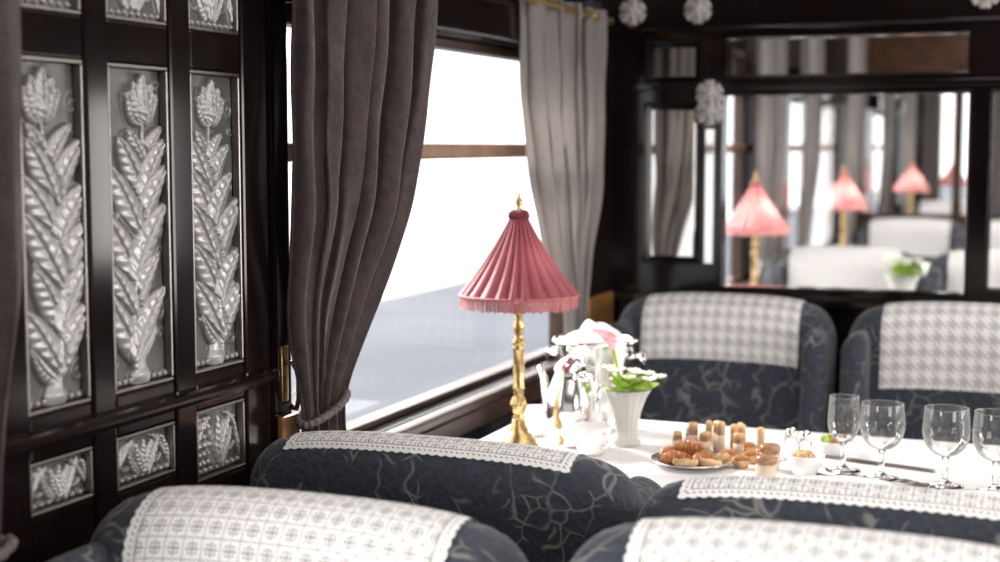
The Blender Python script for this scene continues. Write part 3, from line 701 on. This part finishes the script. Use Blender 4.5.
v,f=lathe([(0,0),(.05,0),(.055,.008),(.05,.015),(.060,.05),(.072,.13),(.078,.165),(.084,.172),(.082,.178),(.074,.176),(.068,.13),(.056,.05),(0,.03)],64,lambda a,i,z:1+(.015*math.cos(16*a) if .03<z<.165 else 0)); obj('bucket',v,f,'silver',parent=e)
for s in(-1,1):
    v,f=tube([(s*.074,-.02,.145),(s*.092,-.018,.150),(s*.099,0,.135),(s*.092,.018,.150),(s*.074,.02,.145)],.004,8); obj('handle',v,f,'silver',parent=e)
tag(e,'large fluted silver ice bucket on white tablecloth','ice bucket')
# napkin hung through the bucket rim : rises as soft peaks, falls over one side
V=[];F=[];nr=22;na=120
for j in range(nr):
    t=j/(nr-1)
    for i in range(na):
        a=2*pi*i/na
        r=.070*t; z=.168+.030*math.cos(t*pi/2)*(1+.3*math.sin(3*a))+.010*math.sin(5*a+t*4)*t*(1-t)*4
        V.append((r*math.cos(a),r*math.sin(a),z))
for j in range(nr-1):
    for i in range(na): F.append((j*na+i,j*na+(i+1)%na,(j+1)*na+(i+1)%na,(j+1)*na+i))
o=obj('napkin',V,F,'cloth',loc=(.262,2.67,TZ)); tag(o,'white linen napkin bundled in the silver bucket','napkin')
# folded napkin and stack of cups beside the pot
def cup():
    e=empty('coffee_cup',(0,0,0))
    v,f=lathe([(0,0),(.020,0),(.024,.006),(.034,.03),(.038,.052),(.0365,.052),(.032,.03),(.020,.008),(0,.006)],40); obj('cup',v,f,'porcelain',parent=e)
    v,f=tube([(.034,0,.042),(.050,0,.044),(.054,0,.030),(.044,0,.018),(.030,0,.018)],.003,8); obj('handle',v,f,'porcelain',parent=e); return e
cu=cup(); cu.location=(.175,2.56,TZ); cu2=dup(cu,(.33,2.44,TZ),-.6)
for q in(cu,cu2): tag(q,'white porcelain coffee cup beside the silver pot','cup','coffee cups')

def wine_glass(h,rb,wide):
    e=empty('wine_glass',(0,0,0))
    st=h*.42
    prof=[(0,0),(.029,0),(.030,.0015),(.018,.004),(.006,.008),(.0042,.014),(.006,st*.5),(.0038,st-.015),(.006,st-.006)]
    obj('foot',*lathe(prof+[(0,st-.004)],40),'solid',parent=e)
    n=16; out=[]
    for k in range(n):
        t=k/(n-1)
        q=min(1,t/wide); r=rb*(1-(1-q)**2.3)**.5 if q<1 else rb
        r=max(.004,r)*(1-.07*max(0,(t-wide)/(1-wide))**1.5)
        out.append((r,st-.006+(h-st+.006)*t))
    pr=[(0,st-.006)]+out
    obj('bowl',*lathe(pr,72,lambda a,i,z:1+(.030*abs(math.cos(9*a+ (z*160))) if st+.006<z<st+(h-st)*.6 else 0)),'crystal',parent=e)
    zr=out[-1][1]; rr=out[-1][0]
    v,f=tube([(rr*math.cos(t),rr*math.sin(t),zr) for t in np.linspace(0,2*pi,61)],.0009,6,False); obj('rim',v,f,'crystal',parent=e)
    return e
g1=wine_glass(.128,.037,.62); g1.location=(.940,2.415,TZ)
g2=dup(g1,(.837,2.435,TZ),.3,scale=.98); g3=dup(g1,(1.018,2.405,TZ),.1)
g4=wine_glass(.127,.026,.5); g4.location=(.769,2.47,TZ)
for g in(g1,g2,g3): tag(g,'cut crystal wine glass standing on white tablecloth','wine glass','crystal glasses')
tag(g4,'slender cut crystal stemmed glass on white tablecloth','wine glass','crystal glasses')

def plate(loc,R,mat='porcelain',name='plate'):
    v,f=lathe([(0,.002),(R*.6,.002),(R*.66,.004),(R*.95,.009),(R,.010),(R,.012),(R*.94,.010),(R*.64,.0055),(0,.0045)],56)
    return obj(name,v,f,mat,loc=loc)
o=plate((.520,2.415,TZ),.070,'silver','pastry_plate'); tag(o,'shallow silver dish holding croissants','dish')
o=plate((.80,2.28,TZ),.10); tag(o,'white porcelain dinner plate beside the glasses','plate')
o=plate((1.0,2.27,TZ),.085); tag(o,'white porcelain bread plate near crystal glasses','plate')
def croissant():
    pts=[];rad=[];n=60
    for i in range(n):
        t=i/(n-1); a=(t-.5)*1.7; pts.append((.052*math.sin(a),.052*math.cos(a)-.045,.017))
        base=.0175*math.sin(pi*(.05+.90*t))**.8; seg=(t*7)%1; rad.append(base*(.82+.26*(1-abs(seg-.4)*1.6)))
    v,f=tube(pts,rad,14); return v,f
v,f=croissant()
c0=obj('croissant',v,f,'pastry',loc=(.480,2.43,TZ+.0045)); c0.rotation_euler=(0,0,.9); c0.scale=(.66,.66,.66)
cs=[c0]+[dup(c0,(x,y,TZ+z),r) for x,y,z,r in((.520,2.44,.0045,-.5),(.497,2.395,.0045,.5),(.545,2.405,.0045,.9),(.515,2.415,.021,.2))]
for c in cs: tag(c,'golden brown flaky croissant on the silver dish','croissant','croissants')
v,f=rbox(.022,.007,.007,.007,8,lambda x,y,z:(x,y,z+.0015*math.cos(x*300)))
b0=None
for k,(x,y,z,r) in enumerate(((.520,2.372,.013,.2),(.567,2.43,.013,1.2),(.560,2.385,.013,-.3))):
    if b0 is None: b0=obj('bread_roll',v,f,'pale_pastry'); o=b0
    else: o=dup(b0)
    o.location=(x,y,TZ+z); o.rotation_euler=(0,0,r); tag(o,'small long pale golden bread roll among the pastries','bread roll','small bread rolls')
def jar():
    e=empty('jam_jar',(0,0,0))
    v,f=lathe([(0,0),(.0085,0),(.0095,.002),(.0095,.036),(.008,.039),(.0078,.040),(0,.040)],24); obj('jar',v,f,'jam',parent=e)
    v,f=lathe([(.0098,.006),(.0100,.006),(.0100,.030),(.0098,.030)],24); obj('jar_label',v,f,'label',parent=e)
    v,f=lathe([(.0085,.038),(.0092,.038),(.0092,.047),(.0082,.049),(0,.049)],24,lambda a,i,z:1+.02*math.cos(24*a)); obj('lid',v,f,'gold',parent=e)
    return e
j0=jar(); pos=[(.470,2.51),(.496,2.52),(.521,2.505),(.546,2.52),(.583,2.50),(.485,2.55),(.534,2.55)]
for k,(x,y) in enumerate(pos):
    j=j0 if k==0 else dup(j0); j.location=(x,y,TZ); q=(.78,1.1,.85,1.2,.9)[k%5]; j.scale=(.85+.1*(k%3),.85+.1*(k%3),q)
    tag(j,'small amber jam jar with cream label and gold lid','jam jar','miniature jam jars')
# small glazed tartlets and upright finger biscuits
def tart():
    e=empty('tartlet',(0,0,0))
    v,f=lathe([(0,0),(.011,0),(.016,.012),(.0165,.014),(.014,.013),(0,.012)],32,lambda a,i,z:1+.05*math.cos(14*a)); obj('crust',v,f,'pale_pastry',parent=e)
    v,f=rbox(.0125,.0125,.006,.006,6,None,(0,0,.014)); obj('filling',v,f,'pastry',parent=e); return e
t0=tart()
for k,(x,y) in enumerate(((.612,2.475),(.603,2.43),(.572,2.468),(.628,2.515),(.590,2.545))):
    t=t0 if k==0 else dup(t0); t.location=(x,y,TZ); tag(t,'small round tartlet with glazed amber filling','tartlet','small tartlets')
v,f=rbox(.0065,.0065,.024,.006,8,None,(0,0,.024)); bf=None
for k,(x,y,rx) in enumerate(((.560,2.565,.10),(.575,2.572,-.12),(.567,2.585,.05),(.510,2.585,-.08),(.612,2.555,.1))):
    if bf is None: bf=obj('finger_biscuit',v,f,'pale_pastry'); o=bf
    else: o=dup(bf)
    o.location=(x,y,TZ); o.rotation_euler=(rx*.3,0,k); tag(o,'upright pale golden finger biscuit among the jars','biscuit','finger biscuits')
def pot():
    e=empty('preserve_pot',(0,0,0))
    v,f=lathe([(0,0),(.018,0),(.019,.004),(.0195,.026),(.018,.030),(0,.030)],28); obj('pot',v,f,'label',parent=e)
    v,f=lathe([(.018,.030),(.020,.031),(.020,.040),(.018,.043),(0,.044)],28,lambda a,i,z:1+.015*math.cos(28*a)); obj('lid',v,f,'jam',parent=e)
    return e
p0=pot()
for k,(x,y) in enumerate(((.662,2.350),(.650,2.44))):
    p=p0 if k==0 else dup(p0); p.location=(x,y,TZ); p.scale=(.9,.9,.95); tag(p,'small cream preserve pot with amber brown lid','preserve pot','preserve pots')
def shaker():
    e=empty('salt_shaker',(0,0,0))
    v,f=lathe([(0,0),(.013,0),(.014,.003),(.012,.03),(.010,.04),(0,.04)],20,lambda a,i,z:1+.04*math.cos(8*a)); obj('body',v,f,'solid',parent=e)
    v,f=lathe([(.0105,.04),(.011,.044),(.009,.054),(.004,.058),(0,.059)],20); obj('cap',v,f,'silver',parent=e); return e
s0=shaker(); s0.location=(.70,2.50,TZ); s1=dup(s0,(.672,2.52,TZ))
for q in(s0,s1): tag(q,'small crystal salt shaker with silver cap on tablecloth','salt shaker','salt shakers')
e=empty('sugar_bowl',(.715,2.41,TZ))
v,f=lathe([(0,0),(.018,0),(.02,.004),(.028,.02),(.034,.036),(.032,.036),(.025,.02),(0,.012)],36); obj('bowl',v,f,'porcelain',parent=e)
mb=MB()
for k in range(16):
    v,f=rbox(.006,.006,.006,.0015,2); a=random.uniform(0,6); r=random.uniform(0,.02)
    mb.add(v,f,Matrix.Translation((r*math.cos(a),r*math.sin(a),.026+random.uniform(0,.012)))@Matrix.Rotation(a,4,'Z')@Matrix.Rotation(a*.7,4,'X'))
obj('sugar_lumps',mb.v,mb.f,'pale_pastry',parent=e); tag(e,'small white bowl filled with brown sugar lumps','bowl')
e=empty('fruit_bowl',(.735,2.60,TZ))
v,f=lathe([(0,0),(.020,0),(.026,.010),(.034,.024),(.032,.025),(.024,.012),(0,.007)],36); obj('bowl',v,f,'porcelain',parent=e)
mb=MB(); mg=MB()
for k in range(9):
    v,f=rbox(.007,.007,.007,.007,4); a=k*.7; r=.018 if k else 0
    (mb if k%3==1 else mg).add(v,f,Matrix.Translation((r*math.cos(a),r*math.sin(a),.024+.004*(k%2))))
obj('oranges',mb.v,mb.f,'pastry',parent=e); obj('limes',mg.v,mg.f,'green',parent=e); tag(e,'white porcelain bowl of small orange and green fruit','bowl')
def fork():
    mb=MB()
    v,f=rbox(.0028,.055,.0012,.001,6,lambda x,y,z:(x*(1+.8*max(0,-y/.055)),y,z+.002)); mb.add(v,f)
    v,f=rbox(.011,.014,.001,.001,5,None,(0,.067,.003)); mb.add(v,f)
    for k in range(4):
        v,f=tube([(-.009+.006*k,.078,.003),(-.009+.006*k,.10,.005),(-.009+.006*k,.118,.003)],[.0017,.0015,.0008],6); mb.add(v,f)
    return mb
def knife():
    mb=MB(); v,f=rbox(.005,.05,.002,.002,6,None,(0,-.05,.002)); mb.add(v,f)
    v,f=rbox(.009,.06,.0008,.0008,8,lambda x,y,z:(x*(1-.5*max(0,(y-.05)/.06)),y,z),(0,.055,.002)); mb.add(v,f); return mb
fk=fork(); f0=obj('fork',fk.v,fk.f,'pewter',loc=(.875,2.372,TZ)); f0.rotation_euler=(0,0,1.1)
f1=dup(f0,(.97,2.37,TZ),1.2); f2=dup(f0,(1.08,2.37,TZ),.2)
for q in(f0,f1,f2): tag(q,'silver fork lying on white tablecloth','fork','silver forks')
kn=knife(); k0=obj('knife',kn.v,kn.f,'pewter',loc=(.785,2.378,TZ)); k0.rotation_euler=(0,0,.9)
k1=dup(k0,(1.12,2.33,TZ),.2); k2=dup(k0,(.82,2.54,TZ),1.3)
for q in(k0,k1,k2): tag(q,'silver table knife on white tablecloth','knife','silver knives')

# ---------------------------------------------------------------- light
W=bpy.data.worlds.new('World'); S.world=W; W.use_nodes=True; bg=W.node_tree.nodes['Background']; bg.inputs[0].default_value=(.97,.985,1,1); bg.inputs[1].default_value=2.6
def area(loc,rot,sx,sy,e,col=(1,1,1)):
    L=bpy.data.lights.new('area','AREA'); L.shape='RECTANGLE'; L.size=sx; L.size_y=sy; L.energy=e; L.color=col
    o=bpy.data.objects.new('area_light',L); COL.objects.link(o); o.location=loc; o.rotation_euler=rot; return o
for a,b_ in WINS:
    area((XR-.03,(a+b_)/2,1.16),(0,pi/2,0),.68,b_-a-.05,26,(1,.965,.94))
area((-.03,.4,1.16),(0,-pi/2,0),.68,1.2,42,(1,.98,.96))  # added unseen fill at the near window, brightens the front covers
for yc,en in((2.65,90),(4.7,80),(6.85,90),(9.5,90)):
    q=Vector((-.75,0,.85)).to_track_quat('Z','Y').to_euler()
    area((-.75,yc,2.25),q,.7,1.5,en,(1,.985,.96))  # added unseen fill above the left windows, boosts light onto the tables
area((1.36,1.2,2.27),(0,0,0),1.2,5.5,42,(1,.955,.92))  # added unseen ambient fill under the ceiling, no lamp modelled there
area((1.36,7.4,2.27),(0,0,0),1.2,7,105,(1,.955,.92))  # added ceiling fill for the rear section, likewise without a lamp
L=bpy.data.lights.new('sun','SUN'); L.energy=7; L.angle=math.radians(12); L.color=(1,.96,.90)
so=bpy.data.objects.new('sun_light',L); COL.objects.link(so); so.rotation_euler=Vector((-1,.45,.85)).to_track_quat('Z','Y').to_euler()

# ---------------------------------------------------------------- camera
cam=bpy.data.cameras.new('cam'); co=bpy.data.objects.new('camera',cam); COL.objects.link(co)
cam.sensor_width=36; cam.lens=52.2
co.location=(1.12,0,1.30); co.rotation_euler=(math.radians(90-5.32),0,math.radians(21.6))
cam.clip_start=.05; cam.dof.use_dof=True; cam.dof.focus_distance=2.12; cam.dof.aperture_fstop=3.0
S.camera=co
